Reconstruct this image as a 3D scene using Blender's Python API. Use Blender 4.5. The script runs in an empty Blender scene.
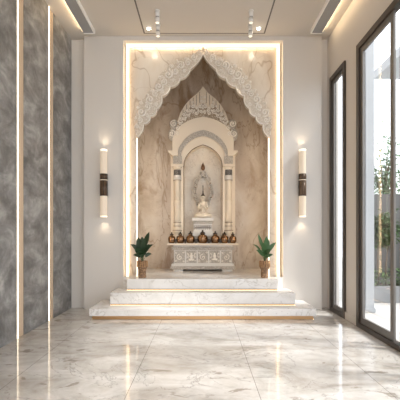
import bpy, bmesh, math, random
from mathutils import Vector, Matrix
from mathutils.geometry import tessellate_polygon
random.seed(7)
PI = math.pi
sc = bpy.context.scene
C = sc.collection

# ------------------------------------------------------------------ camera
EYE = 1.15
F = 360.0
VX, VY = 202.0, 234.0
cd = bpy.data.cameras.new('camera'); cam = bpy.data.objects.new('camera', cd); C.objects.link(cam)
cam.location = (0, 0, EYE); cam.rotation_euler = (PI/2, 0, 0)
cd.sensor_width = 36; cd.lens = F/400*36
cd.shift_x = -0.005; cd.shift_y = 0.085
cd.clip_end = 300
sc.camera = cam

# ------------------------------------------------------------------ world, sun, exposure
w = bpy.data.worlds.new('sky'); sc.world = w; w.use_nodes = True
bg = w.node_tree.nodes['Background']
bg.inputs[0].default_value = (0.93, 0.96, 1.0, 1); bg.inputs[1].default_value = 3.4
sd = bpy.data.lights.new('sun', 'SUN'); sd.energy = 4.5; sd.angle = math.radians(9); sd.color = (1.0, 0.95, 0.88)
so = bpy.data.objects.new('sun', sd); C.objects.link(so)
so.rotation_euler = Vector((-1.0, 0.32, -1.05)).to_track_quat('-Z', 'Y').to_euler()
so.location = (6, -2, 8)
sc.view_settings.view_transform = 'Standard'; sc.view_settings.look = 'None'
sc.view_settings.exposure = -0.10; sc.view_settings.gamma = 1.0
sc.view_settings.use_curve_mapping = False
sc.cycles.max_bounces = 10; sc.cycles.diffuse_bounces = 6; sc.cycles.glossy_bounces = 5
sc.cycles.transmission_bounces = 6; sc.cycles.transparent_max_bounces = 12
sc.cycles.caustics_reflective = False; sc.cycles.caustics_refractive = False
sc.cycles.sample_clamp_indirect = 4.0

def area(name, loc, rot, sx, sy, e, col):
    d = bpy.data.lights.new(name, 'AREA'); d.shape = 'RECTANGLE'; d.size = sx; d.size_y = sy
    d.energy = e; d.color = col
    o = bpy.data.objects.new(name, d); C.objects.link(o); o.location = loc; o.rotation_euler = rot
    return o
def spot(name, loc, target, e, ang, blend, col, r=0.03):
    d = bpy.data.lights.new(name, 'SPOT'); d.energy = e; d.spot_size = math.radians(ang); d.spot_blend = blend
    d.color = col; d.shadow_soft_size = r
    o = bpy.data.objects.new(name, d); C.objects.link(o); o.location = loc
    o.rotation_euler = (Vector(target)-Vector(loc)).to_track_quat('-Z', 'Y').to_euler()
    return o
WARM = (1.0, 0.80, 0.56)

# ------------------------------------------------------------------ materials
class N:
    """small wrapper round a node tree"""
    def __init__(s, name, rough=0.5, metal=0.0, col=(.8, .8, .8), spec=0.5):
        s.m = bpy.data.materials.new(name); s.m.use_nodes = True
        s.t = s.m.node_tree; s.b = s.t.nodes['Principled BSDF']
        s.b.inputs['Base Color'].default_value = (*col, 1)
        s.b.inputs['Roughness'].default_value = rough
        s.b.inputs['Metallic'].default_value = metal
        s.b.inputs['Specular IOR Level'].default_value = spec
    def n(s, kind, **kw):
        x = s.t.nodes.new(kind)
        for k, v in kw.items():
            if isinstance(v, (int, float, tuple)) and k in x.inputs: x.inputs[k].default_value = v
            else: setattr(x, k, v)
        return x
    def l(s, a, b): s.t.links.new(a, b)
    def coords(s, scale=(1, 1, 1), rot=(0, 0, 0), loc=(0, 0, 0)):
        g = s.n('ShaderNodeNewGeometry'); mp = s.n('ShaderNodeMapping')
        mp.inputs['Scale'].default_value = scale; mp.inputs['Rotation'].default_value = rot
        mp.inputs['Location'].default_value = loc
        s.l(g.outputs['Position'], mp.inputs['Vector']); return mp.outputs[0]
    def noise(s, vec, scale, detail=5, rough=.55, dist=0.0):
        x = s.n('ShaderNodeTexNoise'); x.inputs['Scale'].default_value = scale
        x.inputs['Detail'].default_value = detail; x.inputs['Roughness'].default_value = rough
        x.inputs['Distortion'].default_value = dist
        s.l(vec, x.inputs['Vector']); return x.outputs[0]
    def ramp(s, fac, stops):
        r = s.n('ShaderNodeValToRGB'); e = r.color_ramp.elements
        while len(e) < len(stops): e.new(.5)
        for i, (p, c) in enumerate(stops):
            e[i].position = p; e[i].color = (*c, 1) if len(c) == 3 else c
        s.l(fac, r.inputs[0]); return r.outputs[0]
    def mix(s, fac, a, b, mode='MIX'):
        x = s.n('ShaderNodeMix', data_type='RGBA', blend_type=mode)
        for v, i in ((fac, 0), (a, 6), (b, 7)):
            if isinstance(v, bpy.types.NodeSocket): s.l(v, x.inputs[i])
            elif i == 0: x.inputs[0].default_value = v
            else: x.inputs[i].default_value = (*v, 1)
        return x.outputs[2]
    def math(s, op, a, b=None, c=None):
        x = s.n('ShaderNodeMath', operation=op)
        for i, v in enumerate((a, b, c)):
            if v is None: continue
            if isinstance(v, bpy.types.NodeSocket): s.l(v, x.inputs[i])
            else: x.inputs[i].default_value = v
        return x.outputs[0]
    def vein(s, vec, scale, width, dist=1.2, detail=6):
        """thin crooked lines where a noise crosses its middle value -> 0..1"""
        n = s.noise(vec, scale, detail, .6, dist)
        d = s.math('ABSOLUTE', s.math('SUBTRACT', n, .5))
        return s.ramp(d, [(0, (1, 1, 1)), (width, (0, 0, 0))])
    def color(s, sock): s.l(sock, s.b.inputs['Base Color'])
    def bump(s, h, strength=.3, dist=.01):
        x = s.n('ShaderNodeBump'); x.inputs['Strength'].default_value = strength; x.inputs['Distance'].default_value = dist
        s.l(h, x.inputs['Height']); s.l(x.outputs[0], s.b.inputs['Normal'])

def plain(name, col, rough=.5, metal=0., bump=None):
    a = N(name, rough, metal, col)
    if bump: a.bump(a.noise(a.coords(), bump[0], 4), bump[1], bump[2])
    return a.m
def emit(name, col, e):
    a = N(name, .5, 0, col)
    a.b.inputs['Emission Color'].default_value = (*col, 1); a.b.inputs['Emission Strength'].default_value = e
    return a.m

def m_floor():
    a = N('polished_marble_tiles', .1)
    v = a.coords((1, 1, 1)); vs = a.coords((.55, 1.1, 1), (0, 0, .35))
    base = a.ramp(a.noise(vs, 2.2, 8, .62, 1.0), [(.28, (.33, .30, .265)), (.40, (.48, .45, .415)), (.52, (.60, .575, .545)), (.68, (.71, .69, .67))])
    fine = a.ramp(a.noise(v, 9, 8, .7, .5), [(.3, (.84, .83, .81)), (.6, (1, 1, 1))])
    c = a.mix(1.0, base, fine, 'MULTIPLY')
    pm = a.ramp(a.noise(a.coords((.9, 1.8, 1), (0, 0, -.2), (3.1, 1.7, 0)), 3.6, 7, .6, .5), [(.62, (0, 0, 0)), (.66, (1, 1, 1))])
    c = a.mix(a.math('MULTIPLY', pm, .65), c, (.21, .17, .13))
    c = a.mix(a.math('MULTIPLY', a.vein(a.coords((.8, 1, 1), (0, 0, .7)), 1.3, .007), .65), c, (.27, .25, .23))
    # joints: x = -.54 + k*.95, y = .90 + k*.70
    g = a.n('ShaderNodeNewGeometry'); sx = a.n('ShaderNodeSeparateXYZ'); a.l(g.outputs['Position'], sx.inputs[0])
    def joint(sock, off, per, wd):
        f = a.math('FRACT', a.math('ADD', a.math('DIVIDE', a.math('SUBTRACT', sock, off), per), 20.5))
        return a.math('LESS_THAN', a.math('ABSOLUTE', a.math('SUBTRACT', f, .5)), wd/per)
    jx = joint(sx.outputs[0], -.54, .95, .0024); jy = joint(sx.outputs[1], 3.0, .70, .0022)
    j = a.math('MAXIMUM', jx, a.math('MULTIPLY', jy, .6))
    c = a.mix(a.math('MULTIPLY', j, .75), c, (.16, .145, .13))
    a.color(c)
    r = a.math('MULTIPLY_ADD', a.noise(v, 3, 4), .07, .03); a.l(r, a.b.inputs['Roughness'])
    return a.m
def m_marble(name, lo, mid, hi, vein, vs=1.2, vw=.014, vamt=.6, rough=.22, patch=None, scale=1.6, stretch=(1, 1, 1), rot=(0, .6, 0), vd=(1.2, 6)):
    a = N(name, rough)
    v = a.coords(stretch, rot)
    c = a.ramp(a.noise(v, scale, 7, .6, .8), [(.32, lo), (.5, mid), (.68, hi)])
    if patch:
        col, th, amt, ps = patch
        p = a.ramp(a.noise(a.coords(stretch, (0, .2, 0), (5, 2, 9)), ps, 6, .62, .6), [(th, (0, 0, 0)), (th+.12, (1, 1, 1))])
        c = a.mix(a.math('MULTIPLY', p, amt), c, col)
    c = a.mix(a.math('MULTIPLY', a.vein(v, vs, vw, *vd), vamt), c, vein)
    c = a.mix(a.math('MULTIPLY', a.vein(a.coords((1, 1, 1), (0, -.5, .3), (7, 3, 1)), vs*2.1, vw*.8, *vd), vamt*.5), c, vein)
    a.color(c); return a.m
def m_stucco():
    a = N('grey_stucco', .55)
    v = a.coords((1, .6, 1.0), (0.25, 0, 0))
    n1 = a.noise(v, 3.8, 10, .68, .45); n2 = a.noise(a.coords((1, 1, .7)), 11, 7, .72, .4)
    c = a.ramp(n1, [(.30, (.11, .106, .102)), (.44, (.185, .18, .174)), (.54, (.27, .264, .256)), (.66, (.42, .412, .40))])
    c = a.mix(1, c, a.ramp(n2, [(.3, (.78, .78, .78)), (.65, (1.08, 1.08, 1.08))]), 'MULTIPLY')
    a.color(c); a.bump(a.math('ADD', n1, a.math('MULTIPLY', n2, .5)), .5, .03); return a.m
def m_carved(name, hi, lo, scale=60, strength=.9, dist=.012):
    a = N(name, .55)
    v = a.coords()
    vo = a.n('ShaderNodeTexVoronoi', feature='SMOOTH_F1'); vo.inputs['Scale'].default_value = scale; a.l(v, vo.inputs['Vector'])
    n = a.noise(v, scale*.9, 3, .5, 1.5)
    h = a.math('ADD', vo.outputs['Distance'], n)
    a.color(a.ramp(h, [(.62, hi), (.95, lo)]))  # hollows of the carving coloured darker: crevice shade put into the colour
    inv = a.math('SUBTRACT', 1.5, h); a.bump(inv, strength, dist); return a.m
def m_glass(name, tint=(.98, .99, 1.0)):
    a = N(name, 0.0); t = a.t
    tr = t.nodes.new('ShaderNodeBsdfTransparent'); tr.inputs[0].default_value = (*tint, 1)
    gl = t.nodes.new('ShaderNodeBsdfGlossy'); gl.inputs['Roughness'].default_value = .0
    lw = t.nodes.new('ShaderNodeLayerWeight'); lw.inputs[0].default_value = .5
    pw = t.nodes.new('ShaderNodeMath'); pw.operation = 'POWER'; pw.inputs[1].default_value = 5
    fr = t.nodes.new('ShaderNodeMath'); fr.operation = 'MULTIPLY_ADD'; fr.inputs[1].default_value = .9; fr.inputs[2].default_value = .02
    t.links.new(lw.outputs['Facing'], pw.inputs[0]); t.links.new(pw.outputs[0], fr.inputs[0])
    mx = t.nodes.new('ShaderNodeMixShader')
    t.links.new(fr.outputs[0], mx.inputs[0]); t.links.new(tr.outputs[0], mx.inputs[1]); t.links.new(gl.outputs[0], mx.inputs[2])
    t.links.new(mx.outputs[0], t.nodes['Material Output'].inputs[0]); return a.m

M = {}
M['floor'] = m_floor()
M['step'] = m_marble('white_step_marble', (.74, .72, .69), (.83, .81, .785), (.87, .855, .84), (.42, .38, .34), vs=1.3, vw=.010, vamt=.5, rough=.16, scale=2.4, rot=(0, .9, .3))
M['arch_marble'] = m_marble('cream_arch_marble', (.62, .53, .43), (.74, .66, .56), (.80, .74, .66), (.38, .27, .17), vs=.9, vw=.008, vamt=.6, rough=.2, vd=(.4, 3), stretch=(1.3, 1, .6))
M['niche_marble'] = m_marble('tan_niche_marble', (.36, .28, .21), (.53, .45, .37), (.62, .57, .51), (.27, .18, .11), vs=.9, vw=.010, vamt=.7, rough=.3,
                             vd=(.6, 4), patch=((.28, .175, .10), .53, .8, 1.9), stretch=(1.5, 1, .6), scale=1.3)
M['shrine_back'] = m_marble('cream_shrine_marble', (.62, .52, .41), (.74, .65, .54), (.80, .73, .63), (.36, .28, .21), vs=2.2, vw=.006, vamt=.55, rough=.35, scale=3)
M['stucco'] = m_stucco()
M['plaster'] = plain('warm_white_plaster', (.675, .64, .60), .7, bump=(60, .08, .004))
M['ceiling'] = plain('ceiling_paint', (.62, .575, .52), .75, bump=(40, .05, .004))
M['reveal'] = plain('beige_reveal_fabric', (.60, .46, .33), .6, bump=(90, .5, .006))
M['slot_grey'] = plain('grey_grille_metal', (.33, .33, .335), .5)
M['white_trim'] = plain('white_trim_paint', (.93, .92, .90), .4)
M['groove'] = plain('dark_groove', (.16, .145, .13), .8)
M['bronze_frame'] = plain('dark_bronze_frame', (.062, .050, .042), .38, .35)
M['frame_inner'] = plain('taupe_frame', (.16, .15, .14), .4, .3)
M['brass'] = plain('brushed_brass', (.52, .31, .15), .32, .9)
M['copper_dark'] = plain('dark_copper', (.30, .15, .07), .5, .3)
M['pot_brass'] = plain('aged_brass', (.27, .155, .085), .24, .95, bump=(70, .2, .004))
M['pot_brown'] = m_carved('bronzed_pot', (.50, .31, .17), (.20, .115, .065), 45, .5, .006)
M['bronze'] = plain('dark_bronze', (.075, .055, .042), .35, .6)
M['bronze_rib'] = plain('brown_bronze', (.19, .11, .06), .35, .7)
M['stone'] = plain('cream_carved_stone', (.78, .69, .57), .5, bump=(50, .15, .005))
M['stone_white'] = plain('white_carved_stone', (.74, .715, .68), .5, bump=(70, .25, .005))
M['stone_fig'] = plain('ivory_stone', (.72, .64, .53), .4)
M['relief'] = m_carved('grey_relief_stone', (.84, .80, .75), (.42, .38, .335), 95, 1.0, .009)
M['relief_deep'] = m_carved('crest_relief_stone', (.79, .71, .61), (.36, .28, .20), 75, 1.0, .014)
M['scroll'] = plain('pale_scroll_stone', (.87, .82, .75), .45)
M['lace'] = m_carved('arch_lace_stone', (.86, .80, .72), (.68, .60, .50), 65, .9, .010)
M['band_dark'] = m_carved('dark_column_band', (.34, .32, .31), (.10, .09, .085), 80, .9, .006)
M['silver'] = m_carved('silver_relief', (.74, .71, .67), (.20, .16, .13), 70, .9, .006)
M['groove_brown'] = plain('brown_line', (.22, .16, .11), .6)
M['silver2'] = plain('tarnished_silver', (.58, .53, .47), .28, .8)
M['dark'] = plain('dark_clay', (.055, .045, .04), .5)
M['flame'] = plain('flame_bronze', (.22, .12, .07), .35, .6)
M['glass'] = m_glass('window_glass')
M['tube'] = N('lit_ribbed_glass', .3, 0, (.45, .38, .30)); M['tube'].b.inputs['Emission Color'].default_value = (1, .82, .62, 1); M['tube'].b.inputs['Emission Strength'].default_value = .42; M['tube'] = M['tube'].m
M['tube_cap'] = emit('lit_glass_end', (1.0, .88, .72), 1.0)
M['led'] = emit('warm_led', (1.0, .86, .64), 1.08)
M['led_thin'] = emit('white_led', (1.0, .88, .70), 1.8)
M['led_wall'] = emit('wall_led', (1.0, .84, .62), 4.0)
M['led_cove'] = emit('cove_led', (1.0, .82, .58), 2.2)
M['led_step'] = emit('step_led', (1.0, .78, .48), 2.6)
M['lamp'] = emit('lamp_face', (1.0, .93, .80), 30.0)
M['spot_glass'] = plain('white_lamp_housing', (.80, .79, .77), .3)
M['leaf'] = plain('dark_green_leaf', (.022, .050, .020), .4)
M['leaf2'] = plain('green_leaf', (.05, .12, .04), .4)
M['stem'] = plain('green_stem', (.10, .13, .05), .5)
M['soil'] = plain('dark_soil', (.05, .035, .025), .9)
M['leaf_out'] = plain('pale_tree_leaf', (.24, .34, .22), .5)
M['leaf_palm'] = plain('palm_leaf', (.10, .17, .07), .5)
M['bark'] = plain('pale_bark', (.12, .085, .065), .8, bump=(30, .4, .01))
M['concrete'] = plain('garden_concrete', (.105, .105, .105), .8, bump=(12, .2, .01))
M['planter'] = plain('planter_plaster', (.20, .205, .21), .7)
M['pave'] = m_marble('terrace_paving', (.46, .445, .42), (.53, .52, .50), (.58, .57, .55), (.33, .31, .28), rough=.6, vamt=.3)
M['white_out'] = plain('white_exterior_plaster', (.33, .345, .36), .7)

# ------------------------------------------------------------------ mesh building
ORG = {}
class MB:
    def __init__(s): s.bm = bmesh.new()
    def box(s, x0, x1, y0, y1, z0, z1, bev=0):
        if bev:
            t = bmesh.new(); r = bmesh.ops.create_cube(t, size=1)
            for v in t.verts: v.co = Vector(((x0+x1)/2+v.co.x*(x1-x0), (y0+y1)/2+v.co.y*(y1-y0), (z0+z1)/2+v.co.z*(z1-z0)))
            bmesh.ops.bevel(t, geom=t.edges[:], offset=bev, segments=2, affect='EDGES')
            s.join(t); return s
        r = bmesh.ops.create_cube(s.bm, size=1)
        for v in r['verts']: v.co = Vector(((x0+x1)/2+v.co.x*(x1-x0), (y0+y1)/2+v.co.y*(y1-y0), (z0+z1)/2+v.co.z*(z1-z0)))
        return s
    def join(s, t):
        me = bpy.data.meshes.new('tmp'); t.to_mesh(me); t.free(); s.bm.from_mesh(me); bpy.data.meshes.remove(me)
    def prism(s, pts, y0, y1, smooth=False):
        """closed outline in X,Z extruded from y0 to y1"""
        bm = s.bm; n = len(pts)
        a = [bm.verts.new((x, y0, z)) for x, z in pts]; b = [bm.verts.new((x, y1, z)) for x, z in pts]
        tris = tessellate_polygon([[Vector((x, z, 0)) for x, z in pts]])
        for t in tris:
            try: bm.faces.new([a[i] for i in t])
            except ValueError: pass
            try: bm.faces.new([b[i] for i in reversed(t)])
            except ValueError: pass
        for i in range(n):
            j = (i+1) % n
            try: bm.faces.new((a[i], a[j], b[j], b[i]))
            except ValueError: pass
        return s
    def ribbon(s, outer, inner, y0, y1):
        """band between two open curves with the same number of points"""
        return s.prism(list(outer)+list(reversed(inner)), y0, y1)
    def lathe(s, cx, cy, prof, seg=24, close=True):
        bm = s.bm; rings = []
        for r, z in prof:
            rings.append([bm.verts.new((cx+r*math.cos(2*PI*k/seg), cy+r*math.sin(2*PI*k/seg), z)) for k in range(seg)])
        for p, q in zip(rings, rings[1:]):
            for k in range(seg):
                f = bm.faces.new((p[k], p[(k+1) % seg], q[(k+1) % seg], q[k])); f.smooth = True
        if close:
            bm.faces.new(list(reversed(rings[0]))); bm.faces.new(rings[-1])
        return s
    def tube(s, pts, r, seg=6, taper=None):
        bm = s.bm; pts = [Vector(p) for p in pts]; n = len(pts); rings = []
        for i, p in enumerate(pts):
            d = (pts[min(i+1, n-1)]-pts[max(i-1, 0)]).normalized()
            up = Vector((0, 1, 0)) if abs(d.y) < .9 else Vector((1, 0, 0))
            u = d.cross(up).normalized(); v = d.cross(u).normalized()
            rr = r if taper is None else taper(i/(n-1))*r
            rings.append([bm.verts.new(p+u*rr*math.cos(2*PI*k/seg)+v*rr*math.sin(2*PI*k/seg)) for k in range(seg)])
        for a, b in zip(rings, rings[1:]):
            for k in range(seg):
                f = bm.faces.new((a[k], a[(k+1) % seg], b[(k+1) % seg], b[k])); f.smooth = True
        bm.faces.new(list(reversed(rings[0]))); bm.faces.new(rings[-1]); return s
    def ball(s, c, rx, ry=None, rz=None, u=10, v=7, rot=None):
        ry = rx if ry is None else ry; rz = rx if rz is None else rz
        r = bmesh.ops.create_uvsphere(s.bm, u_segments=u, v_segments=v, radius=1)
        for q in r['verts']:
            p = Vector((q.co.x*rx, q.co.y*ry, q.co.z*rz))
            if rot: p = rot @ p
            q.co = p+Vector(c)
            for f in q.link_faces: f.smooth = True
        return s
    def leaf(s, base, d, length, width, curl=.3, seg=4, fold=.25, face=(0, 0, 1)):
        """a pointed folded leaf with some thickness-free blade, drooping along its length"""
        bm = s.bm; d = Vector(d).normalized(); side = d.cross(Vector(face))
        side = side.normalized() if side.length > .05 else Vector((1, 0, 0))
        up = side.cross(d).normalized(); p = Vector(base); rows = []
        for i in range(seg+1):
            t = i/seg; ww = width*.5*math.sin(PI*min(.999, .08+.92*t))**.8 if i < seg else .0008
            rows.append((bm.verts.new(p-side*ww+up*ww*fold), bm.verts.new(p), bm.verts.new(p+side*ww+up*ww*fold)))
            dd = (d*math.cos(curl*t)-Vector((0, 0, 1))*math.sin(curl*t)).normalized(); p = p+dd*length/seg
        for a, b in zip(rows, rows[1:]):
            for k in (0, 1):
                f = bm.faces.new((a[k], a[k+1], b[k+1], b[k])); f.smooth = True
        return s
    def spiral(s, cx, y, cz, r, hand=1, a0=0, turns=1.4, t=.2, n=16):
        """a carved volute lying against the plane at depth y"""
        pts = []
        for i in range(n+1):
            q = i/n; a = a0+hand*2*PI*turns*q; rr = r*(1-.86*q)
            pts.append((cx+rr*math.cos(a), y-r*.18*q, cz+rr*math.sin(a)))
        s.tube(pts, r*t, 5); s.ball(pts[-1], r*t*1.35, u=6, v=4); return s
    def obj(s, name, mat, parent=None, smooth=False):
        bm = s.bm; org = ORG.get(parent, Vector((0, 0, 0))) if parent else Vector((0, 0, 0))
        bmesh.ops.recalc_face_normals(bm, faces=bm.faces[:])
        if org.length: bmesh.ops.translate(bm, verts=bm.verts[:], vec=-org)
        if smooth:
            for f in bm.faces: f.smooth = True
        me = bpy.data.meshes.new(name); bm.to_mesh(me); bm.free(); me.materials.append(mat)
        o = bpy.data.objects.new(name, me); C.objects.link(o)
        if parent: o.parent = parent
        ORG[o] = org.copy()
        return o
def thing(name, label, cat, loc=(0, 0, 0), group=None, kind=None):
    o = bpy.data.objects.new(name, None); C.objects.link(o); o.location = loc; o.empty_display_size = .1
    ORG[o] = Vector(loc)
    if kind: o['kind'] = kind
    else: tag(o, label, cat, group)
    return o
def tag(o, label, cat, group=None, kind=None):
    o['label'] = label; o['category'] = cat
    if group: o['group'] = group
    if kind: o['kind'] = kind
    return o
def struct(o): o['kind'] = 'structure'; return o
def box(name, mat, b, parent=None, bev=0):
    return MB().box(*b, bev=bev).obj(name, mat, parent)
def copy_tree(o, parent=None):
    c = o.copy(); C.objects.link(c); c.parent = parent
    ORG[c] = ORG[o].copy()
    for ch in list(o.children): copy_tree(ch, c)
    return c
def P(px, py, Y):
    return ((px-VX)*Y/F, EYE+(VY-py)*Y/F)

# ================================================================== THE ROOM
XL, XR = -2.03, 1.95          # wall faces
H = 4.17
YB, YF = 5.50, -4.0           # front of the back wall, rear of the room
struct(box('floor', M['floor'], (XL-.25, XR+.18, YF, 7.1, -.12, 0)))
struct(box('ceiling', M['ceiling'], (XL-.25, XR+.18, YF, 5.66, H, H+.15)))
struct(box('ceiling_alcove', M['plaster'], (XL-.25, XR+.18, 5.66, 7.1, 4.85, 5.0)))
# left wall with vertical reveals between the stucco panels
struct(box('wall_left', M['reveal'], (XL-.20, XL-.010, YF, 5.62, 0, H)))
# back wall: the two piers, the lintel over the alcove and the set-back returns
AX0, AX1, AZ = -1.20, 1.235, 4.105
m = MB()
m.box(-1.80, AX0, YB, 5.66, 0, H); m.box(AX1, 1.83, YB, 5.66, 0, H); m.box(AX0, AX1, YB, 5.66, AZ, H); m.box(-1.62, 1.65, 5.665, 5.70, H-.02, 4.85)
m.box(XL-.2, -1.80, 5.60, 5.75, 0, H); m.box(1.83, XR+.18, 5.60, 5.75, 0, H)
struct(m.obj('wall_back', M['plaster']))
# rear of the alcove
NY = 6.88
m = MB(); m.box(-1.62, 1.65, NY, NY+.12, 0, 4.85)
m.box(-1.62, -1.50, 5.70, NY, 0, 4.85); m.box(1.53, 1.65, 5.70, NY, 0, 4.85)
struct(m.obj('wall_alcove', M['niche_marble']))
# right wall pieces around window and door
DY0, DY1, WY0, WY1, HZ = -1.3, 4.50, 4.875, 5.44, 3.50
m = MB()
m.box(XR, XR+.06, YF, DY0, 0, H); m.box(XR, XR+.06, DY0, 5.62, HZ, H)
m.box(XR, XR+.06, DY1, WY0, 0, HZ); m.box(XR, XR+.06, WY1, 5.62, 0, HZ)
struct(m.obj('wall_right', M['plaster']))
struct(box('baseboard_right', M['plaster'], (XR-.018, XR-.0, DY1, WY0, 0, .10), bev=.004))

# windows on the right
def window_unit(name, y0, y1, stiles, sash=.065, frame=.07):
    t = thing(name, '', '', (XR, (y0+y1)/2, 0), kind='structure')
    m = MB(); X0, X1 = XR-.025, XR+.055
    m.box(X0, X1, y0, y0+frame, 0, HZ); m.box(X0, X1, y1-frame, y1, 0, HZ)
    m.box(X0, X1, y0+frame, y1-frame, HZ-frame, HZ); m.box(X0, X1, y0+frame, y1-frame, 0, .055)
    m.obj('window_frame', M['bronze_frame'], t)
    for i, (a, b, xo) in enumerate(stiles):
        m = MB(); xa, xb = XR+xo*.5-.012, XR+xo*.5+.012
        m.box(xa, xb, a, a+sash, .055, HZ-frame); m.box(xa, xb, b-sash, b, .055, HZ-frame)
        m.box(xa, xb, a+sash, b-sash, HZ-frame-sash, HZ-frame); m.box(xa, xb, a+sash, b-sash, .055, .055+sash*1.2)
        s = m.obj('sash', M['frame_inner'], t)
        MB().box(xa+.012, xa+.020, a+sash-.004, b-sash+.004, .06, HZ-frame-sash+.004).obj('pane', M['glass'], s)
    return t
window_unit('window_1', WY0, WY1, [(WY0+.07, WY1-.07, .02)], sash=.05)
window_unit('door_1', DY0, DY1, [(3.66, 4.43, .02), (2.76, 3.59, .07), (1.82, 2.70, .02), (.9, 1.78, .07), (-.1, .86, .02), (-1.23, -.14, .07)])
# handle on the first sash of the sliding door
# ceiling slots with grey grille and white edges, and the cove strips beside them
def slot(name, s, x_in, x_out):
    t = thing(name, '', '', (s*(x_in+x_out)/2, 0, H), kind='structure')
    a, b = sorted((s*x_in, s*x_out))
    box('grille', M['slot_grey'], (a, b, YF, 5.32, H-.05, H), t)
    m = MB(); e = .012
    i0, i1 = sorted((s*x_in, s*(x_in-.016)))
    m.box(i0, i1, YF, 5.32, H-.056, H); m.box(min(a, i0), max(b, i1), 5.32, 5.332, H-.056, H)
    m.obj('white_edge', M['white_trim'], t)
    return t
slot('trim_1', -1, 1.60, 1.75); slot('trim_2', 1, 1.62, 1.77)
for s, x, side in ((-1, 1.765, 'left'), (1, 1.785, 'right')):
    a, b = sorted((s*(x-.012), s*(x-.004)))
    area('cove_wash', (s*(x+.002), .7, H-.026), (0, -s*PI/2*1.0, 0), .02, 9.2, 9, (1, .74, .44))
    o = box('cove_light_strip', M['led_cove'], (a, b, YF+.1, 5.30, H-.040, H-.012))
    tag(o, 'warm glowing light line along the ceiling above the '+('grey panel wall on the left' if s < 0 else 'windows on the right'), 'light strip', 'ceiling cove light strips')
# dropped ceiling board, the shadow gap round it coloured in as dark strips
m = MB(); x0, x1, y1 = -.865, .935, 5.42
for b in ((x0-.012, x0+.008, YF, y1, H-.004, H), (x1-.008, x1+.012, YF, y1, H-.004, H), (x0, x1, y1-.03, y1, H-.004, H)): m.box(*b)
struct(m.obj('trim_3', M['groove']))
struct(box('trim_4', M['ceiling'], (x0+.012, x1-.012, YF, y1-.04, H-.016, H)))

# ================================================================== LEFT WALL PANELS
for a, b, lab in ((2.2, 3.955, 'grey mottled stucco wall panel nearest the viewer, at the left edge'),
                  (4.11, 4.765, 'grey mottled stucco wall panel between the two vertical light lines'),
                  (4.93, 5.60, 'grey mottled stucco wall panel beyond both light lines, by the corner')):
    o = box('wall_panel', M['stucco'], (XL-.010, XL, a, b, 0, H), bev=.002)
    tag(o, lab, 'wall panel', 'grey stucco wall panels')
for y, lab in ((3.958, 'vertical white light line nearer the viewer on the grey wall'), (4.768, 'vertical white light line farther from the viewer on the grey wall')):
    o = box('vertical_light_strip', M['led_wall'], (XL-.010, XL+.002, y, y+.020, 0.0, H))
    tag(o, lab, 'light strip', 'vertical light strips in the grey wall')

# ================================================================== STEPS
def step(label, x0, x1, yf, yb, z0, ztop, zslab, inset, trimh, ledx):
    t = thing('marble_step', label, 'step', ((x0+x1)/2, yf, z0), 'platform steps')
    box('marble_slab', M['step'], (x0, x1, yf, yb, zslab, ztop), t, bev=.005)
    box('plinth', M['plaster'], (x0+inset+.012, x1-inset-.012, yf+inset+.030, yb, z0, zslab), t)
    m = MB(); yy = yf+inset
    zt0 = zslab-trimh
    m.box(x0+inset, x1-inset, yy-.006, yy+.012, zt0, zslab); m.box(x0+inset-.0, x0+inset+.012, yy, yb, zt0, zslab); m.box(x1-inset-.012, x1-inset, yy, yb, zt0, zslab)
    m.obj('copper_trim', M['brass'] if trimh > .03 else M['copper_dark'], t)
    return t
# lowest step: trim visible below, light on floor at the ends
t1 = step('lowest and widest white marble step, standing on the floor', -1.51, 1.53, 4.81, 5.50, 0, .148, .052, .035, .050, 0)
t2 = step('middle white marble step, between the widest and the top one', -1.29, 1.31, 5.05, 5.50, .148, .322, .169, .008, .013, 0)
t3 = step('top white marble platform step carrying the altar and both plants', -1.105, 1.115, 5.28, 5.50, .322, .490, .345, .008, .014, 0)
# the top platform continues into the alcove at the same level
o = box('alcove_floor', M['step'], (-1.50, 1.53, 5.501, NY, 0.001, .49)); struct(o); o.name = 'floor_alcove'
# hidden light lines under the slabs
def under(parent, x0, x1, yf, yb, z, inset, mat, h=.008, front=True):
    m = MB()
    if front: m.box(x0+inset, x1-inset, yf+inset+.014, yf+inset+.022, z, z+h)
    if front: m.obj('light_line', mat, parent)
    box('light_line', mat, (x0+inset-.008, x0+inset-.001, yf+inset+.01, yb, z, z+h), parent); box('light_line', mat, (x1-inset+.001, x1-inset+.008, yf+inset, yb, z, z+h), parent)
under(t1, -1.51, 1.53, 4.81, 5.49, .0005, .035, M['led_step'], .006, False)
under(t2, -1.29, 1.31, 5.05, 5.49, .1485, .008, M['led_step'], .004)
under(t3, -1.105, 1.115, 5.28, 5.49, .3225, .008, M['led_step'], .005)

# ================================================================== ARCH PANEL
PYF, PYB = 5.60, 5.68
cx = .016; Z0 = .49
def A(px, py): return P(px, py, PYF)
half = [(0, 54), (13, 69.5), (23, 78.5), (33, 86.5), (41.5, 96), (46.5, 109), (53, 116.5), (60, 124), (66.5, 137.5)]
def scallop(side):
    pts = [(0, 54)]
    for i, (p, q) in enumerate(zip(half, half[1:])):
        a, b = Vector(p), Vector(q); d = b-a; nrm = Vector((-d.y, d.x)).normalized()
        if nrm.x > 0: nrm = -nrm      # toward the opening (towards the axis and down)
        k = 10
        for j in range(1, k+1):
            t = j/k
            if i == 0: bulge = 1.3*math.sin(PI*t)*(-1 if t < .0 else 1)
            else: bulge = 2.4*(math.sin(PI*t))**.7 if t < 1 else 0
            v = a+d*t+nrm*bulge; pts.append((v.x, v.y))
    return [A(203+side*x, y) for x, y in pts]
Lc, Rc = scallop(-1), scallop(1)
xa0, xa1 = -1.185, 1.215; zt = AZ
zt = AZ-.003
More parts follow.
